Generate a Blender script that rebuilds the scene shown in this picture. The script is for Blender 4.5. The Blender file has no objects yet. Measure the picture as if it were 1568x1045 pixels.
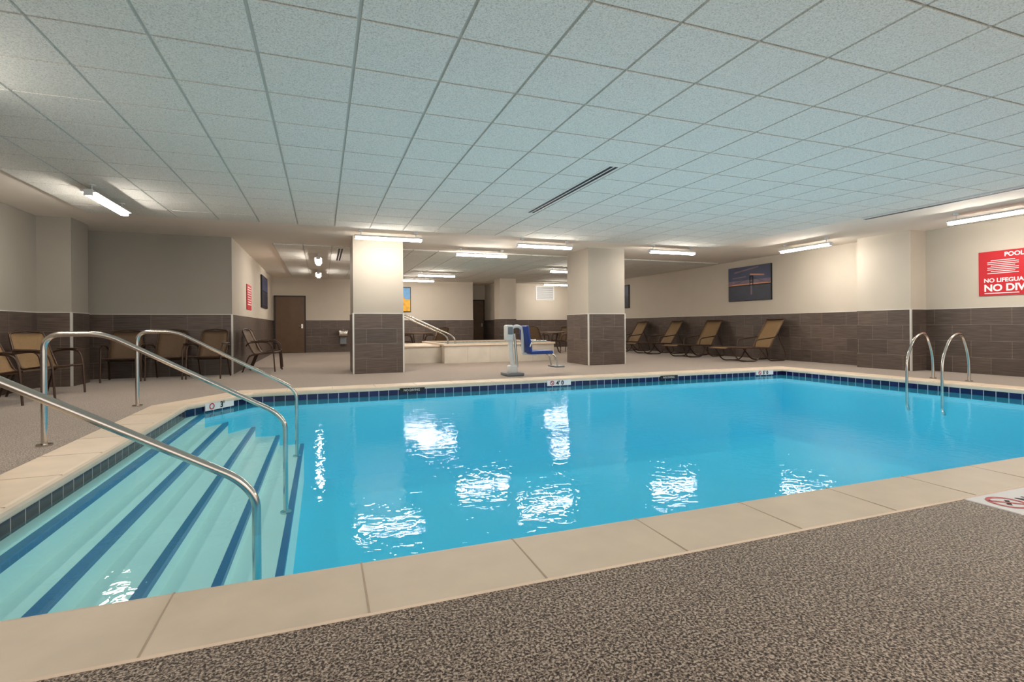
import bpy, math
from mathutils import Vector, Matrix
C=bpy.context
scene=C.scene
try:
    scene.view_settings.view_transform='Standard'
except Exception: pass

# ------------------------------------------------------------ materials
def newmat(name):
    m=bpy.data.materials.new(name); m.use_nodes=True
    nt=m.node_tree; nt.nodes.clear()
    out=nt.nodes.new('ShaderNodeOutputMaterial')
    return m,nt,out
def N(nt,t,**kw):
    n=nt.nodes.new(t)
    for k,v in kw.items():
        if k in n.inputs.keys(): n.inputs[k].default_value=v
        else: setattr(n,k,v)
    return n
def c4(c): return (c[0],c[1],c[2],1)
def srgb(r,g,b):
    f=lambda x:(x/255/12.92) if x/255<=0.04045 else ((x/255+0.055)/1.055)**2.4
    return (f(r),f(g),f(b))
def pm(name,col,rough=0.5,metal=0.0,var=0.0,vscale=8.0,emis=0,spec=0.5,bump=0.0):
    m,nt,out=newmat(name)
    p=N(nt,'ShaderNodeBsdfPrincipled'); p.inputs['Roughness'].default_value=rough
    p.inputs['Metallic'].default_value=metal
    p.inputs['Base Color'].default_value=c4(col)
    p.inputs['Specular IOR Level'].default_value=spec
    if var>0 or bump>0:
        g=N(nt,'ShaderNodeNewGeometry'); n=N(nt,'ShaderNodeTexNoise'); n.inputs['Scale'].default_value=vscale; n.inputs['Detail'].default_value=3
        nt.links.new(g.outputs['Position'],n.inputs['Vector'])
        if var>0:
            r=N(nt,'ShaderNodeValToRGB')
            r.color_ramp.elements[0].position=0.3; r.color_ramp.elements[1].position=0.7
            r.color_ramp.elements[0].color=c4([x*(1-var) for x in col]); r.color_ramp.elements[1].color=c4([min(1,x*(1+var)) for x in col])
            nt.links.new(n.outputs['Fac'],r.inputs['Fac']); nt.links.new(r.outputs['Color'],p.inputs['Base Color'])
        if bump>0:
            b=N(nt,'ShaderNodeBump'); b.inputs['Strength'].default_value=bump; b.inputs['Distance'].default_value=0.01
            nt.links.new(n.outputs['Fac'],b.inputs['Height']); nt.links.new(b.outputs['Normal'],p.inputs['Normal'])
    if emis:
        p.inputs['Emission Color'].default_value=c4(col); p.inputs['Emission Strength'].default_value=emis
    nt.links.new(p.outputs[0],out.inputs[0])
    return m
def wallcoords(nt):
    g=N(nt,'ShaderNodeNewGeometry'); s=N(nt,'ShaderNodeSeparateXYZ'); sn=N(nt,'ShaderNodeSeparateXYZ')
    nt.links.new(g.outputs['Position'],s.inputs[0]); nt.links.new(g.outputs['True Normal'],sn.inputs[0])
    def M(op,a,b=None):
        n=N(nt,'ShaderNodeMath',operation=op)
        for i,x in enumerate((a,b)):
            if x is None: continue
            if isinstance(x,(int,float)): n.inputs[i].default_value=x
            else: nt.links.new(x,n.inputs[i])
        return n.outputs[0]
    ax=M('ABSOLUTE',sn.outputs[0]); ay=M('ABSOLUTE',sn.outputs[1])
    u=M('ADD',M('MULTIPLY',s.outputs[0],ay),M('MULTIPLY',s.outputs[1],ax))
    c=N(nt,'ShaderNodeCombineXYZ'); nt.links.new(u,c.inputs[0]); nt.links.new(s.outputs[2],c.inputs[1])
    return c.outputs[0]
def tilemat(name,c1,c2,mort,w,h,ms,rough,streak=0,offset=0.5,zoff=0.0):
    m,nt,out=newmat(name)
    co=wallcoords(nt)
    mp=N(nt,'ShaderNodeMapping'); mp.inputs['Location'].default_value=(0.07,zoff,0); nt.links.new(co,mp.inputs['Vector'])
    b=N(nt,'ShaderNodeTexBrick'); b.offset=offset
    b.inputs['Scale'].default_value=1; b.inputs['Brick Width'].default_value=w; b.inputs['Row Height'].default_value=h
    b.inputs['Mortar Size'].default_value=ms; b.inputs['Mortar Smooth'].default_value=0.1
    b.inputs['Color1'].default_value=c4(c1); b.inputs['Color2'].default_value=c4(c2); b.inputs['Mortar'].default_value=c4(mort)
    nt.links.new(mp.outputs[0],b.inputs['Vector'])
    p=N(nt,'ShaderNodeBsdfPrincipled'); p.inputs['Roughness'].default_value=rough
    col=b.outputs['Color']
    if streak:
        mp2=N(nt,'ShaderNodeMapping'); mp2.inputs['Scale'].default_value=(2.0,28,1); nt.links.new(co,mp2.inputs['Vector'])
        n=N(nt,'ShaderNodeTexNoise'); n.inputs['Scale'].default_value=1.6; n.inputs['Detail'].default_value=5
        nt.links.new(mp2.outputs[0],n.inputs['Vector'])
        r=N(nt,'ShaderNodeValToRGB'); r.color_ramp.elements[0].position=0.3; r.color_ramp.elements[1].position=0.72
        a=1-streak; r.color_ramp.elements[0].color=(a,a,a,1); z=1+streak; r.color_ramp.elements[1].color=(z,z,z*0.98,1)
        nt.links.new(n.outputs['Fac'],r.inputs['Fac'])
        mx=N(nt,'ShaderNodeMix',data_type='RGBA',blend_type='MULTIPLY'); mx.inputs[0].default_value=1
        nt.links.new(col,mx.inputs[6]); nt.links.new(r.outputs[0],mx.inputs[7]); col=mx.outputs[2]
    nt.links.new(col,p.inputs['Base Color']); nt.links.new(p.outputs[0],out.inputs[0])
    return m
def speckle(name,stops,scale,rough=0.8,bump=0.3,big=0.0,sheen=0.0):
    m,nt,out=newmat(name)
    g=N(nt,'ShaderNodeNewGeometry'); n=N(nt,'ShaderNodeTexNoise'); n.inputs['Scale'].default_value=scale; n.inputs['Detail'].default_value=2.5; n.inputs['Distortion'].default_value=0.6
    nt.links.new(g.outputs['Position'],n.inputs['Vector'])
    r=N(nt,'ShaderNodeValToRGB'); els=r.color_ramp.elements
    els[0].position=stops[0][0]; els[0].color=c4(stops[0][1]); els[1].position=stops[-1][0]; els[1].color=c4(stops[-1][1])
    for s in stops[1:-1]:
        e=els.new(s[0]); e.color=c4(s[1])
    nt.links.new(n.outputs['Fac'],r.inputs['Fac'])
    p=N(nt,'ShaderNodeBsdfPrincipled'); p.inputs['Roughness'].default_value=rough; p.inputs['Specular IOR Level'].default_value=0.2
    if sheen:
        p.inputs['Sheen Weight'].default_value=sheen; p.inputs['Sheen Roughness'].default_value=0.35; p.inputs['Sheen Tint'].default_value=(1,0.93,0.84,1)
    col=r.outputs[0]
    if big:
        n2=N(nt,'ShaderNodeTexNoise'); n2.inputs['Scale'].default_value=1.5; nt.links.new(g.outputs['Position'],n2.inputs['Vector'])
        r2=N(nt,'ShaderNodeValToRGB'); r2.color_ramp.elements[0].position=.35; r2.color_ramp.elements[1].position=.65
        r2.color_ramp.elements[0].color=(1-big,)*3+(1,); r2.color_ramp.elements[1].color=(1,1,1,1)
        nt.links.new(n2.outputs['Fac'],r2.inputs['Fac'])
        mx=N(nt,'ShaderNodeMix',data_type='RGBA',blend_type='MULTIPLY'); mx.inputs[0].default_value=1
        nt.links.new(col,mx.inputs[6]); nt.links.new(r2.outputs[0],mx.inputs[7]); col=mx.outputs[2]
    nt.links.new(col,p.inputs['Base Color'])
    if bump:
        b=N(nt,'ShaderNodeBump'); b.inputs['Strength'].default_value=bump; b.inputs['Distance'].default_value=0.005
        nt.links.new(n.outputs['Fac'],b.inputs['Height']); nt.links.new(b.outputs[0],p.inputs['Normal'])
    nt.links.new(p.outputs[0],out.inputs[0])
    return m

M_paint=pm('wall_paint',srgb(200,190,175),0.7,var=0.02,vscale=2)
M_paintc=pm('column_paint',srgb(174,166,153),0.7,var=0.02,vscale=2)
M_paintg=pm('wall_paint_grey',srgb(160,154,143),0.7,var=0.02,vscale=2)
M_drywall=pm('ceiling_drywall',srgb(240,231,219),0.8,var=0.015,vscale=2)
M_tile=tilemat('wood_look_tile',srgb(94,80,72),srgb(78,67,61),srgb(122,110,101),0.61,0.305,0.004,0.42,streak=0.35)
M_trim=pm('metal_edge_trim',srgb(215,212,205),0.35,0.3,var=0.02)
M_floor=speckle('pebble_deck',[(0.37,srgb(44,36,32)),(0.455,srgb(98,84,76)),(0.53,srgb(156,138,125)),(0.65,srgb(212,195,178))],125,big=0.10,sheen=0.55)
M_coping=pm('stone_coping',srgb(232,211,187),0.5,var=0.05,vscale=5,bump=0.05)
M_joint=pm('coping_joint',srgb(196,174,152),0.8,var=0.03)
M_ctile=speckle('acoustic_tile',[(0.3,srgb(192,192,186)),(0.45,srgb(226,225,218)),(0.6,srgb(240,239,232))],110,rough=0.9,bump=0.25)
M_tbar=pm('t_bar',srgb(208,206,199),0.6,var=0.02)
M_band=tilemat('waterline_tile',srgb(34,32,84),srgb(28,24,64),srgb(180,178,190),0.15,0.30,0.005,0.15,offset=0.0,zoff=0.25)
M_bandp=tilemat('waterline_tile_plum_light',srgb(66,46,58),srgb(52,36,48),srgb(170,158,156),0.15,0.30,0.005,0.15,offset=0.0,zoff=0.25)  # same tile as the other sides, plum cast of the light painted in
M_basin=pm('pool_plaster_glow',srgb(66,182,210),0.7,var=0.03,vscale=1.5,emis=0.45)  # plaster given its own glow so the pool looks lit from within
M_step=pm('step_plaster_glow',srgb(222,236,222),0.7,var=0.03,vscale=2,emis=0.24)  # emission added to brighten the treads, the plaster is no lamp
M_nose=tilemat('step_nosing_tile',srgb(14,56,150),srgb(10,46,130),srgb(40,84,165),0.075,0.05,0.004,0.3,offset=0)
M_steel=pm('brushed_steel',srgb(205,198,190),0.2,1.0,var=0.02,vscale=30)
M_frame=pm('bronze_frame',srgb(74,54,42),0.4,0.3,var=0.05)
M_sling=pm('tan_sling',srgb(130,103,69),0.7,var=0.08,vscale=40)
M_slingd=pm('brown_sling',srgb(104,82,60),0.7,var=0.08,vscale=40)
M_white=pm('white_plastic',srgb(228,228,226),0.4,var=0.02)
M_grey=pm('grey_plastic',srgb(120,124,130),0.45,var=0.03)
M_blue=pm('blue_seat',srgb(20,60,140),0.4,var=0.05)
M_black=pm('black_print',srgb(22,22,24),0.6,var=0.05)
M_red=pm('red_sign',srgb(196,28,40),0.45,var=0.02)
M_signw=pm('sign_white',srgb(245,240,238),0.5,var=0.01)
M_door=pm('door_brown',srgb(96,72,50),0.45,var=0.08,vscale=6)
M_doorf=pm('door_frame_dark',srgb(44,32,26),0.45,var=0.05)
M_stone=pm('tub_stone',srgb(212,203,188),0.5,var=0.05,vscale=4)
M_rim=speckle('tub_rim_tile',[(0.4,srgb(90,84,78)),(0.6,srgb(190,180,168))],30,bump=0,rough=0.4)
M_housing=pm('light_housing',srgb(225,225,225),0.4,var=0.01)

def emat(name,col,s):
    m,nt,out=newmat(name); e=N(nt,'ShaderNodeEmission'); e.inputs[0].default_value=c4(col); e.inputs[1].default_value=s
    nt.links.new(e.outputs[0],out.inputs[0]); return m
M_led=emat('led_diffuser',(1.0,0.92,0.825),102)

def watermat(name,tint,diff,mixf):
    m,nt,out=newmat(name)
    g=N(nt,'ShaderNodeNewGeometry')
    n=N(nt,'ShaderNodeTexNoise'); n.inputs['Scale'].default_value=11; n.inputs['Detail'].default_value=2.2; n.inputs['Roughness'].default_value=0.55; n.inputs['Distortion'].default_value=0.6
    nt.links.new(g.outputs['Position'],n.inputs['Vector'])
    b=N(nt,'ShaderNodeBump'); b.inputs['Strength'].default_value=0.4; b.inputs['Distance'].default_value=0.006
    nt.links.new(n.outputs['Fac'],b.inputs['Height'])
    t=N(nt,'ShaderNodeBsdfTransparent'); t.inputs[0].default_value=c4(tint)
    d=N(nt,'ShaderNodeBsdfDiffuse'); d.inputs[0].default_value=c4(diff)
    mx=N(nt,'ShaderNodeMixShader'); mx.inputs[0].default_value=mixf
    nt.links.new(t.outputs[0],mx.inputs[1]); nt.links.new(d.outputs[0],mx.inputs[2])
    gl=N(nt,'ShaderNodeBsdfGlossy'); gl.inputs['Roughness'].default_value=0.03; gl.inputs[0].default_value=(1,1,1,1)
    nt.links.new(b.outputs[0],gl.inputs['Normal'])
    fr=N(nt,'ShaderNodeFresnel'); fr.inputs[0].default_value=1.33; nt.links.new(b.outputs[0],fr.inputs['Normal'])
    mu=N(nt,'ShaderNodeMath',operation='MULTIPLY'); mu.inputs[1].default_value=0.4; nt.links.new(fr.outputs[0],mu.inputs[0])
    m2=N(nt,'ShaderNodeMixShader'); nt.links.new(mu.outputs[0],m2.inputs[0]); nt.links.new(mx.outputs[0],m2.inputs[1]); nt.links.new(gl.outputs[0],m2.inputs[2])
    nt.links.new(m2.outputs[0],out.inputs[0]); return m
M_water=watermat('pool_water_mat',(0.78,0.95,0.97),srgb(60,188,218),0.28)

# ------------------------------------------------------------ mesh builder
class B:
    def __init__(s): s.v=[];s.f=[];s.mi=[];s.sm=[];s.mats=[]
    def m(s,mat):
        if mat not in s.mats: s.mats.append(mat)
        return s.mats.index(mat)
    def add(s,vs,fs,mat,smooth=False):
        o=len(s.v); s.v+= [tuple(x) for x in vs]; k=s.m(mat)
        for f in fs: s.f.append([i+o for i in f]); s.mi.append(k); s.sm.append(smooth)
    def box(s,x0,x1,y0,y1,z0,z1,mat):
        vs=[(x0,y0,z0),(x1,y0,z0),(x1,y1,z0),(x0,y1,z0),(x0,y0,z1),(x1,y0,z1),(x1,y1,z1),(x0,y1,z1)]
        s.add(vs,[(0,3,2,1),(4,5,6,7),(0,1,5,4),(1,2,6,5),(2,3,7,6),(3,0,4,7)],mat)
    def rbox(s,c,size,mat,r=0.02,rot=None,seg=3):
        import bmesh
        bm=bmesh.new(); bmesh.ops.create_cube(bm,size=1)
        for v in bm.verts: v.co=Vector((v.co.x*size[0],v.co.y*size[1],v.co.z*size[2]))
        bmesh.ops.bevel(bm,geom=list(bm.edges),offset=min(r,min(size)*0.49),segments=seg,affect='EDGES',profile=0.5)
        R=rot if rot else Matrix.Identity(3); bm.verts.index_update()
        s.add([R@v.co+Vector(c) for v in bm.verts],[[v.index for v in f.verts] for f in bm.faces],mat,True); bm.free()
    def tube(s,pts,r,mat,n=10,closed=False):
        pts=[Vector(p) for p in pts]; k=len(pts); vs=[];fs=[]
        up=None
        for i,p in enumerate(pts):
            if closed: d=(pts[(i+1)%k]-pts[i-1])
            else: d=(pts[min(i+1,k-1)]-pts[max(i-1,0)])
            d.normalize()
            if up is None:
                up=Vector((0,0,1)) if abs(d.z)<0.9 else Vector((1,0,0))
            a=up-d*up.dot(d)
            if a.length<1e-4: a=d.orthogonal()
            a.normalize(); up=a; b=d.cross(a)
            for j in range(n):
                t=2*math.pi*j/n; vs.append(p+(a*math.cos(t)+b*math.sin(t))*r)
        for i in range(k if closed else k-1):
            for j in range(n):
                i2=(i+1)%k
                fs.append((i*n+j,i*n+(j+1)%n,i2*n+(j+1)%n,i2*n+j))
        s.add(vs,fs,mat,True)
        if not closed:
            s.add(vs[:n],[tuple(range(n))[::-1]],mat); s.add(vs[-n:],[tuple(range(n))],mat)
    def cyl(s,p0,p1,r,mat,n=20): s.tube([p0,p1],r,mat,n)
    def sheet(s,prof,x0,x1,th,mat,nx=6,sag=0.0):
        vs=[];fs=[];k=len(prof)
        for side in (0,1):
            for (y,z) in prof:
                for i in range(nx+1):
                    u=i/nx; x=x0+(x1-x0)*u; sg=sag*4*u*(1-u)
                    vs.append((x,y+sg*0.5,z-sg-(th if side else 0)))
        W=nx+1
        for i in range(k-1):
            for j in range(nx):
                a=i*W+j; fs.append((a,a+1,a+W+1,a+W)); o=k*W
                fs.append((a+o,a+W+o,a+W+1+o,a+1+o))
        o=k*W
        for i in range(k-1):
            a=i*W; fs.append((a,a+W,a+W+o,a+o)); a=i*W+nx; fs.append((a,a+o,a+W+o,a+W))
        for j in range(nx):
            fs.append((j,j+o,j+1+o,j+1)); a=(k-1)*W+j; fs.append((a,a+1,a+1+o,a+o))
        s.add(vs,fs,mat,True)
    def text(s,txt,size,org,right,up,mat,bold=0.0,align='LEFT'):
        cu=bpy.data.curves.new('t','FONT'); cu.body=txt; cu.size=size; cu.offset=bold; cu.align_x=align
        ob=bpy.data.objects.new('t',cu); scene.collection.objects.link(ob)
        dg=C.evaluated_depsgraph_get(); me=bpy.data.meshes.new_from_object(ob.evaluated_get(dg))
        R=Vector(right);U=Vector(up);O=Vector(org)
        s.add([O+R*v.co.x+U*v.co.y for v in me.vertices],[list(p.vertices) for p in me.polygons],mat)
        bpy.data.objects.remove(ob); bpy.data.meshes.remove(me)
    def ringflat(s,c,r0,r1,right,up,mat,n=32):
        R=Vector(right);U=Vector(up);O=Vector(c);vs=[]
        for i in range(n):
            t=2*math.pi*i/n
            for r in (r0,r1): vs.append(O+(R*math.cos(t)+U*math.sin(t))*r)
        s.add(vs,[(2*i,2*i+1,(2*i+3)%(2*n),(2*i+2)%(2*n)) for i in range(n)],mat)
    def quad(s,c,w,h,right,up,mat,ang=0):
        R=Vector(right);U=Vector(up);O=Vector(c)
        R2=R*math.cos(ang)+U*math.sin(ang);U2=-R*math.sin(ang)+U*math.cos(ang)
        s.add([O-R2*w/2-U2*h/2,O+R2*w/2-U2*h/2,O+R2*w/2+U2*h/2,O-R2*w/2+U2*h/2],[(0,1,2,3)],mat)
    def mesh(s,name):
        me=bpy.data.meshes.new(name); me.from_pydata(s.v,[],s.f)
        for m in s.mats: me.materials.append(m)
        for i,p in enumerate(me.polygons): p.material_index=s.mi[i]; p.use_smooth=s.sm[i]
        me.update(); return me
    def build(s,name,loc=(0,0,0),rz=0):
        ob=bpy.data.objects.new(name,s.mesh(name)); scene.collection.objects.link(ob)
        ob.location=loc; ob.rotation_euler=(0,0,rz); return ob
def inst(me,name,loc,rz=0):
    ob=bpy.data.objects.new(name,me); scene.collection.objects.link(ob); ob.location=loc; ob.rotation_euler=(0,0,rz); return ob
def fillet(pts,r,n=6):
    pts=[Vector(p) for p in pts]; out=[pts[0]]
    for i in range(1,len(pts)-1):
        p=pts[i];a=(pts[i-1]-p);b=(pts[i+1]-p); rr=min(r,a.length*0.48,b.length*0.48)
        a.normalize();b.normalize(); A=p+a*rr;Bp=p+b*rr
        for j in range(n+1):
            t=j/n; out.append(A*(1-t)**2+p*2*t*(1-t)+Bp*t*t)
    out.append(pts[-1]); return out

# ------------------------------------------------------------ room
CH=2.8; TH=1.22
def tblock(b,x0,x1,y0,y1,z1=CH,corners=(),mat=None):
    b.box(x0,x1,y0,y1,0.0,z1,mat or M_paint)
    e=0.012; b.box(x0-e,x1+e,y0-e,y1+e,0.001,TH,M_tile)
    e=0.016; b.box(x0-e,x1+e,y0-e,y1+e,TH,TH+0.014,M_trim)
    for (cx,cy) in corners:
        b.box(cx-0.016,cx+0.016,cy-0.016,cy+0.016,0.002,TH,M_trim)
XR=11.4; XL=-4.35; YF=20.8
b=B(); tblock(b,XL-0.4,XL,-2.3,12.1,mat=M_paintg); b.build('wall_left')
b=B(); tblock(b,-4.7,-1.72,11.8,YF+0.2,corners=[(-1.72,11.8)]); b.box(-4.7,-1.722,11.795,11.8,TH+0.014,CH,M_paintg); b.build('wall_left_rear')
b=B(); tblock(b,XL-0.02,-3.89,10.5,11.15,corners=[(-3.89,10.5)],mat=M_paintg); b.build('pilaster')
b=B(); tblock(b,-1.74,5.95,YF,YF+0.3); b.build('wall_far')
b=B(); tblock(b,6.95,XR+0.4,YF,YF+0.3); tblock(b,5.65,5.95,YF+0.3,YF+1.6); tblock(b,6.95,7.25,YF+0.3,YF+1.6); b.build('wall_far_alcove')
b=B(); tblock(b,5.65,7.25,YF+1.5,YF+1.8); b.build('wall_alcove_back')
b=B(); tblock(b,XR,XR+0.4,-2.3,YF+0.3); b.build('wall_right')
b=B(); tblock(b,10.95,XR+0.02,6.8,7.88,corners=[(10.95,6.8)]); b.build('pilaster')
b=B(); tblock(b,0.59,1.59,10.82,11.92,corners=[(0.59,10.82),(1.59,10.82)],mat=M_paintc); b.build('column')
b=B(); tblock(b,5.93,6.93,10.8,11.9,corners=[(5.93,10.8),(6.93,10.8)],mat=M_paintc); b.build('column')
b=B(); tblock(b,6.4,7.05,18.6,19.3); b.build('column')

# floor with pool opening
POOL=[(-1.58,2.135),(9.22,2.135),(9.22,8.3),(-0.95,8.3),(-1.58,7.3)]
def offs(poly,d):
    n=len(poly);out=[]
    for i in range(n):
        p0=Vector(poly[i-1]);p1=Vector(poly[i]);p2=Vector(poly[(i+1)%n])
        a=(p1-p0).normalized();c=(p2-p1).normalized()
        na=Vector((a.y,-a.x));nc=Vector((c.y,-c.x))
        k=(na+nc); k=k/(k.dot(na)) if k.dot(na) else na
        out.append((p1.x+k.x*d,p1.y+k.y*d))
    return out
def ring(b,prof,mat,smooth=False,sides=None):
    n=len(POOL);vs=[]
    for (o,z) in prof:
        for (x,y) in offs(POOL,o): vs.append((x,y,z))
    fs=[]
    for k in range(len(prof)-1):
        for i in (sides if sides is not None else range(n)):
            fs.append((k*n+i,k*n+(i+1)%n,(k+1)*n+(i+1)%n,(k+1)*n+i))
    b.add(vs,fs,mat,smooth)
I=[(x,y,0) for x,y in offs(POOL,0.385)]
O=[(-4.8,-2.5,0),(12,-2.5,0),(12,22.7,0),(-4.8,22.7,0)]
b=B(); b.add(I+O,[(5,6,1,0),(6,7,2,1),(7,8,3,2),(8,4,3),(8,5,0,4)],M_floor); b.build('floor')

b=B()
ring(b,[(0.05,-0.055),(-0.012,-0.055),(-0.022,-0.042),(-0.024,-0.022),(-0.016,-0.004),(0.0,0.006),(0.02,0.010),(0.385,0.008),(0.395,-0.02)],M_coping)
x=0.14-0.64*2
while x<9.5:
    b.box(x-0.003,x+0.003,2.135-0.385,2.135-0.0,0.0,0.0105,M_joint)
    if x>-0.9: b.box(x-0.003,x+0.003,8.3,8.685,0.0,0.0105,M_joint)
    x+=0.64
y=2.2
while y<8.3:
    if y<7.3: b.box(-1.965,-1.58,y-0.003,y+0.003,0.0,0.0105,M_joint)
    b.box(9.22,9.605,y-0.003,y+0.003,0.0,0.0105,M_joint); y+=0.64
b.build('pool_coping')

b=B()
ring(b,[(0.0,-0.05),(0.0,-0.21)],M_band,sides=[0,1,2,3])
ring(b,[(0.0,-0.05),(0.0,-0.21)],M_bandp,sides=[4])
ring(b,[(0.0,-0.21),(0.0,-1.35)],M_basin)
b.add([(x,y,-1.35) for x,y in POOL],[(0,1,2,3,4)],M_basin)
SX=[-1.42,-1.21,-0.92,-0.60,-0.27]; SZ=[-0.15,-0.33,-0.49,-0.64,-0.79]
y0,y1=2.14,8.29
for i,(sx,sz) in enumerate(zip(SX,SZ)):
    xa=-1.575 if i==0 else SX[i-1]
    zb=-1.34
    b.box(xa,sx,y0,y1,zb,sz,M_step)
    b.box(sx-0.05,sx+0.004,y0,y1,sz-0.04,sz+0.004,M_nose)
b.build('swimming_pool')
b=B(); wz=-0.135
b.add([(x,y,wz) for x,y in offs(POOL,-0.002)],[(0,1,2,3,4)],M_water); b.build('pool_water')

# depth markers on far waterline & deck plaque
def marker(txt,x,w):
    b=B(); yy=8.3-0.03; b.box(x-w/2,x+w/2,yy+0.006,yy+0.03,-0.115,-0.02,M_signw)
    b.ringflat((x-w/2+0.09,yy,-0.066),0.028,0.04,(1,0,0),(0,0,1),M_red); b.quad((x-w/2+0.09,yy,-0.066),0.07,0.01,(1,0,0),(0,0,1),M_red,-0.78)
    b.text(txt,0.1,(x-w/2+0.17,yy,-0.1),(1,0,0),(0,0,1),M_black,0.003); b.build('pool_depth_marker')
marker("4' 0",3.95,0.46); marker("5' 0",8.72,0.46)
b=B(); R=Vector((0.53,0.85,0)).normalized(); Nn=Vector((R.y,-R.x,0)); cc=Vector((-1.3,7.75,-0.067))+Nn*0.03
b.quad(cc-Nn*0.004,0.5,0.1,R,(0,0,1),M_signw); b.ringflat(cc-R*0.14,0.028,0.042,R,(0,0,1),M_red); b.text("3'",0.11,cc+R*0.0-Vector((0,0,0.035)),R,(0,0,1),M_black,0.003); b.build('pool_depth_marker')
for x in (1.35,6.3):
    b=B(); b.box(x-0.2,x+0.2,8.272,8.3,-0.1,-0.03,M_black); b.text("NO DIVING",0.05,(x-0.14,8.27,-0.08),(1,0,0),(0,0,1),M_signw); b.build('no_diving_marker')
b=B(); b.box(3.22,3.95,1.5,1.74,0.0,0.006,M_signw)
b.ringflat((3.36,1.62,0.008),0.07,0.09,(1,0,0),(0,1,0),M_red); b.quad((3.36,1.62,0.008),0.16,0.018,(1,0,0),(0,1,0),M_red,-0.78)
b.quad((3.36,1.62,0.0075),0.09,0.02,(1,0,0),(0,1,0),M_black,0.6); b.text("NO DIVING",0.1,(3.47,1.58,0.008),(1,0,0),(0,1,0),M_black,0.002)
b.build('no_diving_plaque')

# ceiling
b=B(); b.box(-4.8,11.9,-2.5,22.7,CH,CH+0.1,M_drywall); b.build('ceiling')
GX0,GY0,P=0.22-0.61*6,3.77-0.61*10,0.61
def tiles(name,x0,nx,y0,ny):
    b=B()
    b.box(x0-0.02,x0+nx*P+0.02,y0-0.02,y0+ny*P+0.02,CH-0.006,CH+0.001,M_tbar)
    for i in range(nx):
        for j in range(ny):
            xa=x0+i*P;ya=y0+j*P; g=0.011; z0=CH-0.024; z1=CH-0.005
            b.box(xa+g,xa+P-g,ya+g,ya+P-g,z0,z1,M_ctile)
    b.build(name)
tiles('ceiling_tile_grid',GX0,20,GY0,20)
tiles('ceiling_tile_grid',-1.0,20,12.31,13)
def slot(name,x0,x1,y0,y1):
    b=B(); z=CH-0.03
    b.box(x0,x1,y0,y1,z,CH-0.003,M_white); w=(x1-x0)
    for k in (0.18,0.58):
        b.box(x0+w*k,x0+w*(k+0.24),y0+0.02,y1-0.02,z-0.002,z+0.001,M_black)
    b.build(name)
slot('air_slot_diffuser',3.08,3.24,5.1,7.65)
slot('air_slot_diffuser',8.86,8.98,2.5,6.3)
slot('air_slot_diffuser',0.34,0.5,12.5,14.8)

def light(x,y,along='X',L=1.24):
    b=B(); h=0.04; z0=2.62
    def bx(l0,l1,w,za,zb,m):
        if along=='X': b.box(l0,l1,-w,w,za,zb,m)
        else: b.box(-w,w,l0,l1,za,zb,m)
    bx(-L/2,L/2,h,z0,z0+0.038,M_led)
    bx(-L/2-0.01,L/2+0.01,h+0.045,z0+0.038,z0+0.046,M_housing)
    bx(-L/2-0.01,L/2+0.01,h,z0+0.046,z0+0.075,M_housing)
    bx(-L/2-0.015,-L/2,h+0.008,z0-0.004,z0+0.07,M_housing); bx(L/2,L/2+0.015,h+0.008,z0-0.004,z0+0.07,M_housing)
    for s in (-1,1):
        c=s*L*0.42
        p=(c,0) if along=='X' else (0,c)
        b.cyl((p[0],p[1],z0+0.06),(p[0],p[1],CH-0.015),0.006,M_housing,8)
        b.cyl((p[0],p[1],CH-0.035),(p[0],p[1],CH-0.001),0.04,M_housing,12)
    b.build('ceiling_light',(x,y,0))
for a in [(-2.72,8.45,'Y'),(1.22,10.1,'X'),(4.5,10.1,'X'),(3.6,11.8,'X'),(7.72,10.0,'X'),(10.15,8.5,'Y'),(10.05,5.0,'Y'),
          (-0.08,14.1,'Y'),(-0.1,17.8,'Y'),(3.6,17.0,'X'),(3.3,19.0,'X'),(7.3,14.6,'X'),(9.2,19.4,'X'),
          (-2.72,4.3,'Y'),(10.05,1.8,'Y'),(3.2,-1.4,'X')]:
    light(*a)

# ------------------------------------------------------------ doors / wall objects
def door(name,x0,x1,y):
    b=B(); b.box(x0-0.05,x0,y-0.05,y+0.02,0,2.14,M_doorf); b.box(x1,x1+0.05,y-0.05,y+0.02,0,2.14,M_doorf); b.box(x0-0.05,x1+0.05,y-0.05,y+0.02,2.09,2.14,M_doorf)
    b.box(x0,x1,y-0.03,y+0.01,0.01,2.09,M_door)
    b.cyl((x1-0.08,y-0.03,1.0),(x1-0.08,y-0.08,1.0),0.012,M_steel,10); b.cyl((x1-0.08,y-0.08,1.0),(x1-0.2,y-0.08,1.0),0.01,M_steel,10)
    b.box(x1-0.11,x1-0.05,y-0.035,y-0.028,0.92,1.08,M_steel)
    b.build(name)
door('door_1',-1.60,-0.62,YF-0.038)
door('door_2',6.08,6.85,YF+1.46)
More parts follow.
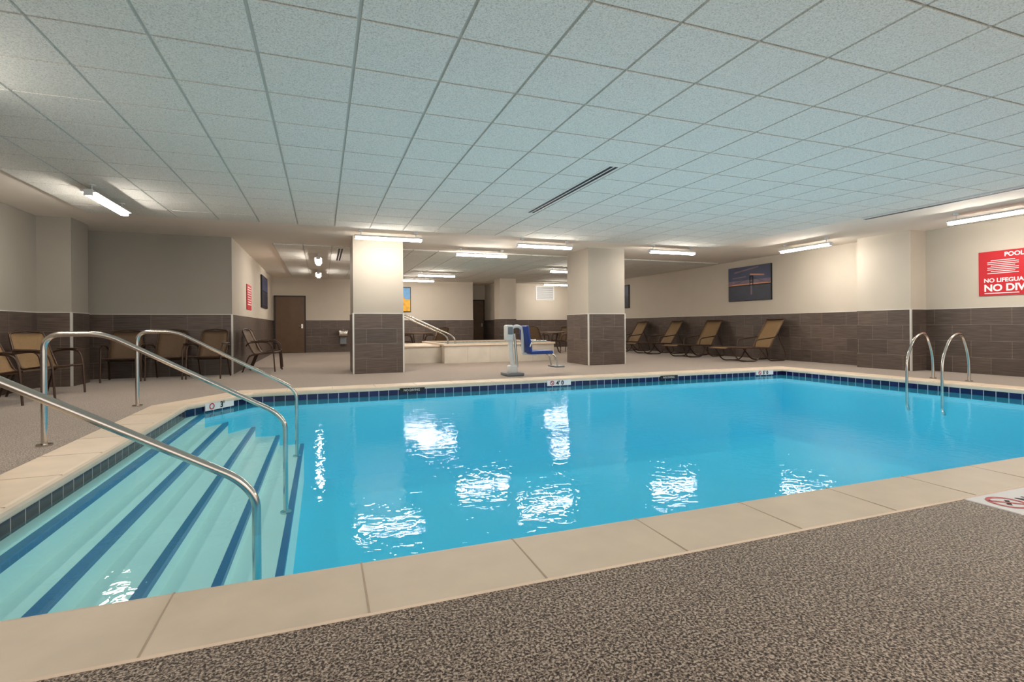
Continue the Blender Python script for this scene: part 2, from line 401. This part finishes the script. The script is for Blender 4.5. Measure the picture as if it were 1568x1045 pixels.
# bridge picture on right wall, facing -X
M_sky1=pm('picture_sky',srgb(34,44,82),0.4,var=0.25,vscale=3); M_sky2=pm('picture_dusk',srgb(104,84,104),0.4,var=0.25,vscale=5); M_sea=pm('picture_sea',srgb(18,24,50),0.4,var=0.4,vscale=6); M_glow=pm('picture_glow',srgb(200,130,96),0.4,var=0.1); M_yel=pm('picture_yellow',srgb(226,168,40),0.5,var=0.2,vscale=8); M_lb=pm('picture_lightblue',srgb(100,160,210),0.5,var=0.1,vscale=8)
b=B(); x=XR-0.045; y0,y1,z0,z1=10.55,12.1,1.62,2.60; cy=(y0+y1)/2
b.box(XR-0.04,XR-0.001,y0,y1,z0,z1,M_black)
R=(0,-1,0);U=(0,0,1)
b.quad((x,cy,2.40),1.53,0.38,R,U,M_sky1); b.quad((x,cy,2.16),1.53,0.10,R,U,M_sky2); b.quad((x,cy,2.09),1.53,0.04,R,U,M_glow); b.quad((x,cy,1.85),1.53,0.44,R,U,M_sea)
b.quad((x-0.002,cy+0.1,2.50),0.9,0.04,R,U,M_sky2,0.12); b.quad((x-0.002,cy-0.3,2.34),0.5,0.04,R,U,M_glow,-0.1); b.quad((x-0.002,cy+0.35,2.30),0.5,0.03,R,U,M_sky2,0.05)
b.quad((x-0.003,cy-0.1,1.92),0.06,0.26,R,U,M_sky2)
for s in (-0.05,0.05): b.quad((x-0.004,cy-0.1+s,2.17),0.025,0.30,R,U,M_black)
for z in (2.14,2.22,2.30): b.quad((x-0.004,cy-0.1,z),0.12,0.02,R,U,M_black)
b.quad((x-0.004,cy,2.06),1.53,0.03,R,U,M_black)
def cable(p0,p1,sag):
    pr=None
    for i in range(9):
        t=i/8; yy=p0[0]+(p1[0]-p0[0])*t; zz=p0[1]+(p1[1]-p0[1])*t-sag*4*t*(1-t)*0.25
        if pr:
            dy=-(yy-pr[0]);dz=zz-pr[1]; b.quad((x-0.004,(yy+pr[0])/2,(zz+pr[1])/2),math.hypot(dy,dz),0.01,R,U,M_black,math.atan2(dz,dy))
        pr=(yy,zz)
cable((y1-0.02,2.10),(cy-0.1,2.31),0.15); cable((cy-0.1,2.31),(y0+0.02,2.10),0.15)
b.build('bridge_wall_picture')
b=B(); b.box(XR-0.04,XR-0.001,17.4,18.4,1.63,2.55,M_black); b.quad((XR-0.045,17.9,2.3),0.94,0.4,R,U,M_sky1); b.quad((XR-0.045,17.9,1.88),0.94,0.42,R,U,M_sea); b.build('wall_picture')
b=B(); b.box(2.45,3.35,YF-0.04,YF-0.001,1.54,2.54,M_black); b.quad((2.9,YF-0.045,2.28),0.85,0.46,(1,0,0),U,M_lb); b.quad((2.9,YF-0.045,1.81),0.85,0.48,(1,0,0),U,M_yel)
b.quad((2.95,YF-0.047,2.05),0.3,0.5,(1,0,0),U,M_yel,0.4); b.build('wall_picture')
b=B(); R2=(0,1,0); b.box(-1.72,-1.68,17.0,18.7,1.57,2.55,M_black); b.quad((-1.675,17.85,2.3),1.6,0.42,R2,U,M_sky1); b.quad((-1.675,17.85,1.85),1.6,0.42,R2,U,M_sea); b.build('wall_picture')
# red signs
b=B(); b.box(XR-0.02,XR-0.001,4.55,5.9,1.44,2.24,M_red); x=XR-0.023
cy=5.22
b.text("POOL RULES",0.105,(x,cy,2.13),R,U,M_signw,0.003,'CENTER')
for k in range(8):
    for (a,w) in ((5.54,0.5),(4.92,0.48)):
        b.quad((x,a,2.07-k*0.033),w*(0.9 if k%3 else 0.7),0.012,R,U,M_signw)
b.text("NO LIFEGUARD ON DUTY",0.1,(x,5.82,1.68),R,U,M_signw,0.003)
b.text("NO DIVING",0.17,(x,5.82,1.52),R,U,M_signw,0.006)
b.quad((x,5.56,1.48),0.5,0.015,R,U,M_signw)
b.build('pool_rules_sign')
b=B(); b.box(-1.72,-1.70,13.9,14.7,1.4,2.02,M_red)
for k in range(8): b.quad((-1.697,14.3,1.95-k*0.06),0.66 if k%2 else 0.55,0.02,R2,U,M_signw)
b.build('warning_sign')
b=B(); b.box(8.8,9.7,YF-0.03,YF-0.001,2.08,2.72,M_white)
for k in range(12): b.box(8.86,9.64,YF-0.036,YF-0.03,2.13+k*0.045,2.15+k*0.045,M_grey)
b.build('wall_vent_grille')
b=B(); b.rbox((0.75,YF-0.2,0.72),(0.36,0.36,0.24),M_steel,0.05); b.rbox((0.75,YF-0.1,0.45),(0.24,0.2,0.32),M_grey,0.03); b.cyl((0.75,YF-0.25,0.84),(0.75,YF-0.27,0.9),0.015,M_steel); b.build('drinking_fountain')

# ------------------------------------------------------------ handrails
def rail():
    b=B(); r=0.022
    path=[(-2.13,0,0.0),(-2.13,0,0.91),(-1.72,0,0.91),(-0.42,0,0.17),(-0.33,0,0.06),(-0.33,0,-0.79)]
    p=fillet(path,0.13,8)
    b.tube(p,r,M_steel,14)
    b.cyl((-2.13,0,0.0),(-2.13,0,0.014),0.055,M_steel,24); b.cyl((-0.33,0,-0.785),(-0.33,0,-0.77),0.05,M_steel,24)
    return b.mesh('pool_handrail')
rm=rail()
for i,y in enumerate((3.0,5.25,7.5)): inst(rm,'pool_handrail',(0,y,0))
# ladder grab rails
b=B()
for y in (5.22,5.74):
    pts=fillet([(9.80,y,0),(9.80,y,0.42),(9.62,y,0.80),(9.34,y,0.72),(9.13,y,0.38),(9.13,y,-0.42),(9.18,y,-0.5)],0.22,8)
    b.tube(pts,0.022,M_steel,14); b.cyl((9.80,y,0),(9.80,y,0.014),0.05,M_steel,20)
b.build('pool_grab_rails')

# ------------------------------------------------------------ chairs
def armchair(sl):
    b=B(); r=0.014
    for s in (-1,1):
        b.tube(fillet([(s*0.29,-0.30,0),(s*0.29,-0.27,0.44),(s*0.29,-0.22,0.62),(s*0.30,0.0,0.65),(s*0.29,0.24,0.62),(s*0.26,0.28,0.56)],0.09,5),r,M_frame,8)
        b.tube(fillet([(s*0.27,0.36,0),(s*0.26,0.22,0.36),(s*0.25,-0.26,0.43)],0.08,5),r,M_frame,8)
        b.tube(fillet([(s*0.25,-0.27,0.43),(s*0.25,0.13,0.38),(s*0.25,0.27,0.66),(s*0.23,0.37,0.90),(0,0.385,0.93)],0.06,5),r,M_frame,8)
        b.tube([(s*0.29,-0.26,0.42),(s*0.25,-0.25,0.43)],r,M_frame,8)
        b.rbox((s*0.295,0.0,0.662),(0.045,0.36,0.018),M_frame,0.008)
    b.tube([(-0.25,-0.27,0.42),(0.25,-0.27,0.42)],r,M_frame,8); b.tube([(-0.26,0.22,0.35),(0.26,0.22,0.35)],r*0.8,M_frame,8)
    b.sheet([(-0.27,0.435),(-0.15,0.415),(0.0,0.395),(0.12,0.39),(0.17,0.44),(0.22,0.55),(0.28,0.69),(0.33,0.81),(0.37,0.91)],-0.24,0.24,0.008,sl,6,0.02)
    return b.mesh('patio_armchair')
ac=armchair(M_slingd); ac2=armchair(M_sling)
for (x,y,rz,m) in [(-3.75,9.35,math.radians(60),ac2),(-3.75,8.45,math.radians(80),ac2),
                 (-3.4,11.25,math.radians(8),ac),(-2.72,11.3,math.radians(0),ac),(-2.04,11.25,math.radians(-8),ac),
                 (-1.2,12.45,math.radians(80),ac),(-1.2,13.3,math.radians(90),ac)]:
    inst(m,'patio_armchair',(x,y,0),rz)
def lounge():
    b=B(); r=0.016
    for s in (-1,1):
        X=s*0.31
        b.tube(fillet([(X,-1.0,0.34),(X,-0.95,0.37),(X,0.35,0.34)],0.05,4),r,M_frame,8)
        b.tube([(X,0.32,0.34),(X,0.62,0.80),(X*0.97,0.80,1.08)],r,M_frame,8)
        b.tube(fillet([(X,-0.85,0.36),(X,-0.62,0.02),(X,-0.05,0.016),(X,0.15,0.35)],0.14,6),r,M_frame,8)
        b.tube(fillet([(X,0.0,0.35),(X,0.30,0.016),(X,0.86,0.016),(X,0.80,0.25),(X,0.57,0.72)],0.12,6),r,M_frame,8)
        b.tube(fillet([(X,-0.15,0.36),(X*1.06,-0.12,0.55),(X*1.08,0.35,0.60),(X,0.50,0.62)],0.10,5),r,M_frame,8)
    for (y,z) in ((-1.0,0.34),(0.33,0.34),(-0.35,0.02),(0.8,0.03)): b.tube([(-0.31,y,z),(0.31,y,z)],r*0.9,M_frame,8)
    b.tube([(-0.3,0.80,1.08),(0.3,0.80,1.08)],r,M_frame,8)
    b.sheet([(-0.99,0.35),(-0.9,0.375),(-0.5,0.365),(0,0.355),(0.31,0.35)],-0.3,0.3,0.01,M_sling,6,0.02)
    b.sheet([(0.33,0.36),(0.45,0.545),(0.6,0.775),(0.7,0.93),(0.80,1.08)],-0.3,0.3,0.01,M_sling,6,0.02)
    return b.mesh('chaise_lounge_chair')
lm=lounge()
for y,dr in ((10.35,-4),(12.45,5),(14.3,-3),(16.2,2)):
    inst(lm,'chaise_lounge_chair',(10.42,y,0),math.radians(-90+dr))
def table():
    b=B(); b.cyl((0,0,0.70),(0,0,0.73),0.5,M_door,36); b.cyl((0,0,0.685),(0,0,0.70),0.51,M_frame,36)
    for k in range(4):
        a=k*math.pi/2+0.4; c,s=math.cos(a),math.sin(a)
        b.tube(fillet([(c*0.42,s*0.42,0),(c*0.25,s*0.25,0.35),(c*0.35,s*0.35,0.69)],0.2,6),0.015,M_frame,8)
    b.tube([(0.28*math.cos(t*math.pi/10),0.28*math.sin(t*math.pi/10),0.33) for t in range(20)],0.01,M_frame,8,True)
    return b.mesh('round_patio_table')
tm=table()
for (tx,ty) in ((7.6,16.6),(3.2,18.2)):
    inst(tm,'round_patio_table',(tx,ty,0))
    for k in range(4):
        a=math.radians(35+90*k); inst(ac,'patio_armchair',(tx+0.85*math.cos(a),ty+0.85*math.sin(a),0),a-math.pi/2)

# ------------------------------------------------------------ hot tub
M_wtub=watermat('spa_water',(0.7,0.95,0.98),srgb(120,190,210),0.5)
b=B(); x0,x1,y0,y1=2.93,6.0,12.9,15.9; h=0.45; w=0.32
for (a,c,d,e) in ((x0,x1,y0,y0+w),(x0,x1,y1-w,y1),(x0,x0+w,y0+w,y1-w),(x1-w,x1,y0+w,y1-w)):
    b.box(a,c,d,e,0,h,M_stone); b.box(a-0.0,c+0.0,d-0.0,e+0.0,h,h+0.012,M_rim)
for (a,c,d,e) in ((x0-0.03,x1+0.03,y0-0.03,y0+0.08),(x0-0.03,x1+0.03,y1-0.08,y1+0.03),(x0-0.03,x0+0.08,y0+0.08,y1-0.08),(x1-0.08,x1+0.03,y0+0.08,y1-0.08)):
    b.box(a,c,d,e,h+0.002,h+0.05,M_coping)
for k in range(1,5): b.box(x0+k*0.61-0.003,x0+k*0.61+0.003,y0-0.002,y0,0.0,h,M_joint)
b.box(x0+w,x1-w,y0+w,y1-w,0.01,0.05,M_step)
b.box(x0+w,x1-w,y0+w,y1-w,0.36,0.362,M_wtub)
b.box(1.75,x0,13.3,15.3,0,0.42,M_stone); b.box(1.72,x0-0.03,13.27,15.33,0.42,0.455,M_coping)
b.box(1.45,1.75,13.3,15.3,0,0.22,M_stone)
b.build('hot_tub')
for y in (13.75,14.6):
    b=B(); b.tube(fillet([(1.9,y,0.456),(1.9,y,1.28),(2.15,y,1.24),(3.3,y,0.72),(3.42,y,0.60),(3.42,y,0.38)],0.12,6),0.024,M_steel,12)
    b.cyl((1.9,y,0.456),(1.9,y,0.47),0.05,M_steel); b.build('hot_tub_handrail')

# ------------------------------------------------------------ pool lift
b=B()
b.rbox((0,0,0.03),(0.34,0.42,0.06),M_grey,0.02)
b.rbox((0.0,0,0.12),(0.16,0.2,0.16),M_white,0.03)
b.tube([(0.02,0,0.1),(-0.03,0,0.55),(-0.03,0,0.9)],0.045,M_white,14)
b.tube([(0.1,0,0.15),(0.05,0,0.8)],0.025,M_steel,12)
b.rbox((-0.08,-0.03,0.82),(0.14,0.2,0.3),M_white,0.03); b.rbox((-0.08,-0.135,0.86),(0.1,0.02,0.14),M_grey,0.01)
b.tube(fillet([(-0.03,0,0.9),(0.1,0,0.96),(0.22,0,0.90),(0.22,0,0.42)],0.1,6),0.03,M_white,12)
Rm=Matrix.Rotation(math.radians(-8),3,'Y')
b.rbox((0.27,-0.02,0.70),(0.06,0.44,0.52),M_blue,0.03,Rm)
b.rbox((0.53,-0.02,0.44),(0.48,0.44,0.07),M_blue,0.03)
for s in (-1,1):
    b.tube(fillet([(0.26,s*0.25-0.02,0.55),(0.30,s*0.25-0.02,0.66),(0.6,s*0.25-0.02,0.66)],0.05,5),0.016,M_steel,10)
    b.tube(fillet([(0.72,s*0.15-0.02,0.42),(0.84,s*0.15-0.02,0.36),(0.88,s*0.15-0.02,0.16)],0.06,5),0.014,M_steel,10)
b.rbox((0.92,-0.02,0.15),(0.2,0.38,0.03),M_grey,0.012)
b.tube([(0.22,0,0.42),(0.5,0,0.39)],0.025,M_white,12)
b.build('pool_lift_chair',(3.42,9.25,0))

# ------------------------------------------------------------ added fill spots, aimed up through the water to brighten the ceiling
for i in range(5):
    for j in range(3):
        ld=bpy.data.lights.new('ceiling_fill_spot','SPOT'); ld.energy=45; ld.color=(1,0.60,0.48); ld.spot_size=math.radians(148); ld.spot_blend=1.0; ld.shadow_soft_size=0.0
        lo=bpy.data.objects.new('ceiling_fill_spot',ld); scene.collection.objects.link(lo)
        lo.location=(0.9+i*1.85,3.2+j*2.0,-1.25); lo.rotation_euler=(math.pi,0,0)

# ------------------------------------------------------------ world, camera
w=bpy.data.worlds.new('World'); scene.world=w; w.use_nodes=True
bg=w.node_tree.nodes['Background']; bg.inputs[0].default_value=(1,0.94,0.88,1); bg.inputs[1].default_value=1.55
cam=bpy.data.cameras.new('camera'); co=bpy.data.objects.new('camera',cam); scene.collection.objects.link(co)
cam.sensor_width=36; cam.sensor_fit='HORIZONTAL'; cam.lens=36*786/1568; cam.shift_y=-23/1568
Mx=Matrix.Rotation(math.radians(-20.3),4,'Z')@Matrix.Rotation(math.radians(90),4,'X')@Matrix.Rotation(math.radians(-0.41),4,'Z')
co.matrix_world=Matrix.Translation((0,0,0.95))@Mx
cam.clip_start=0.05
scene.camera=co
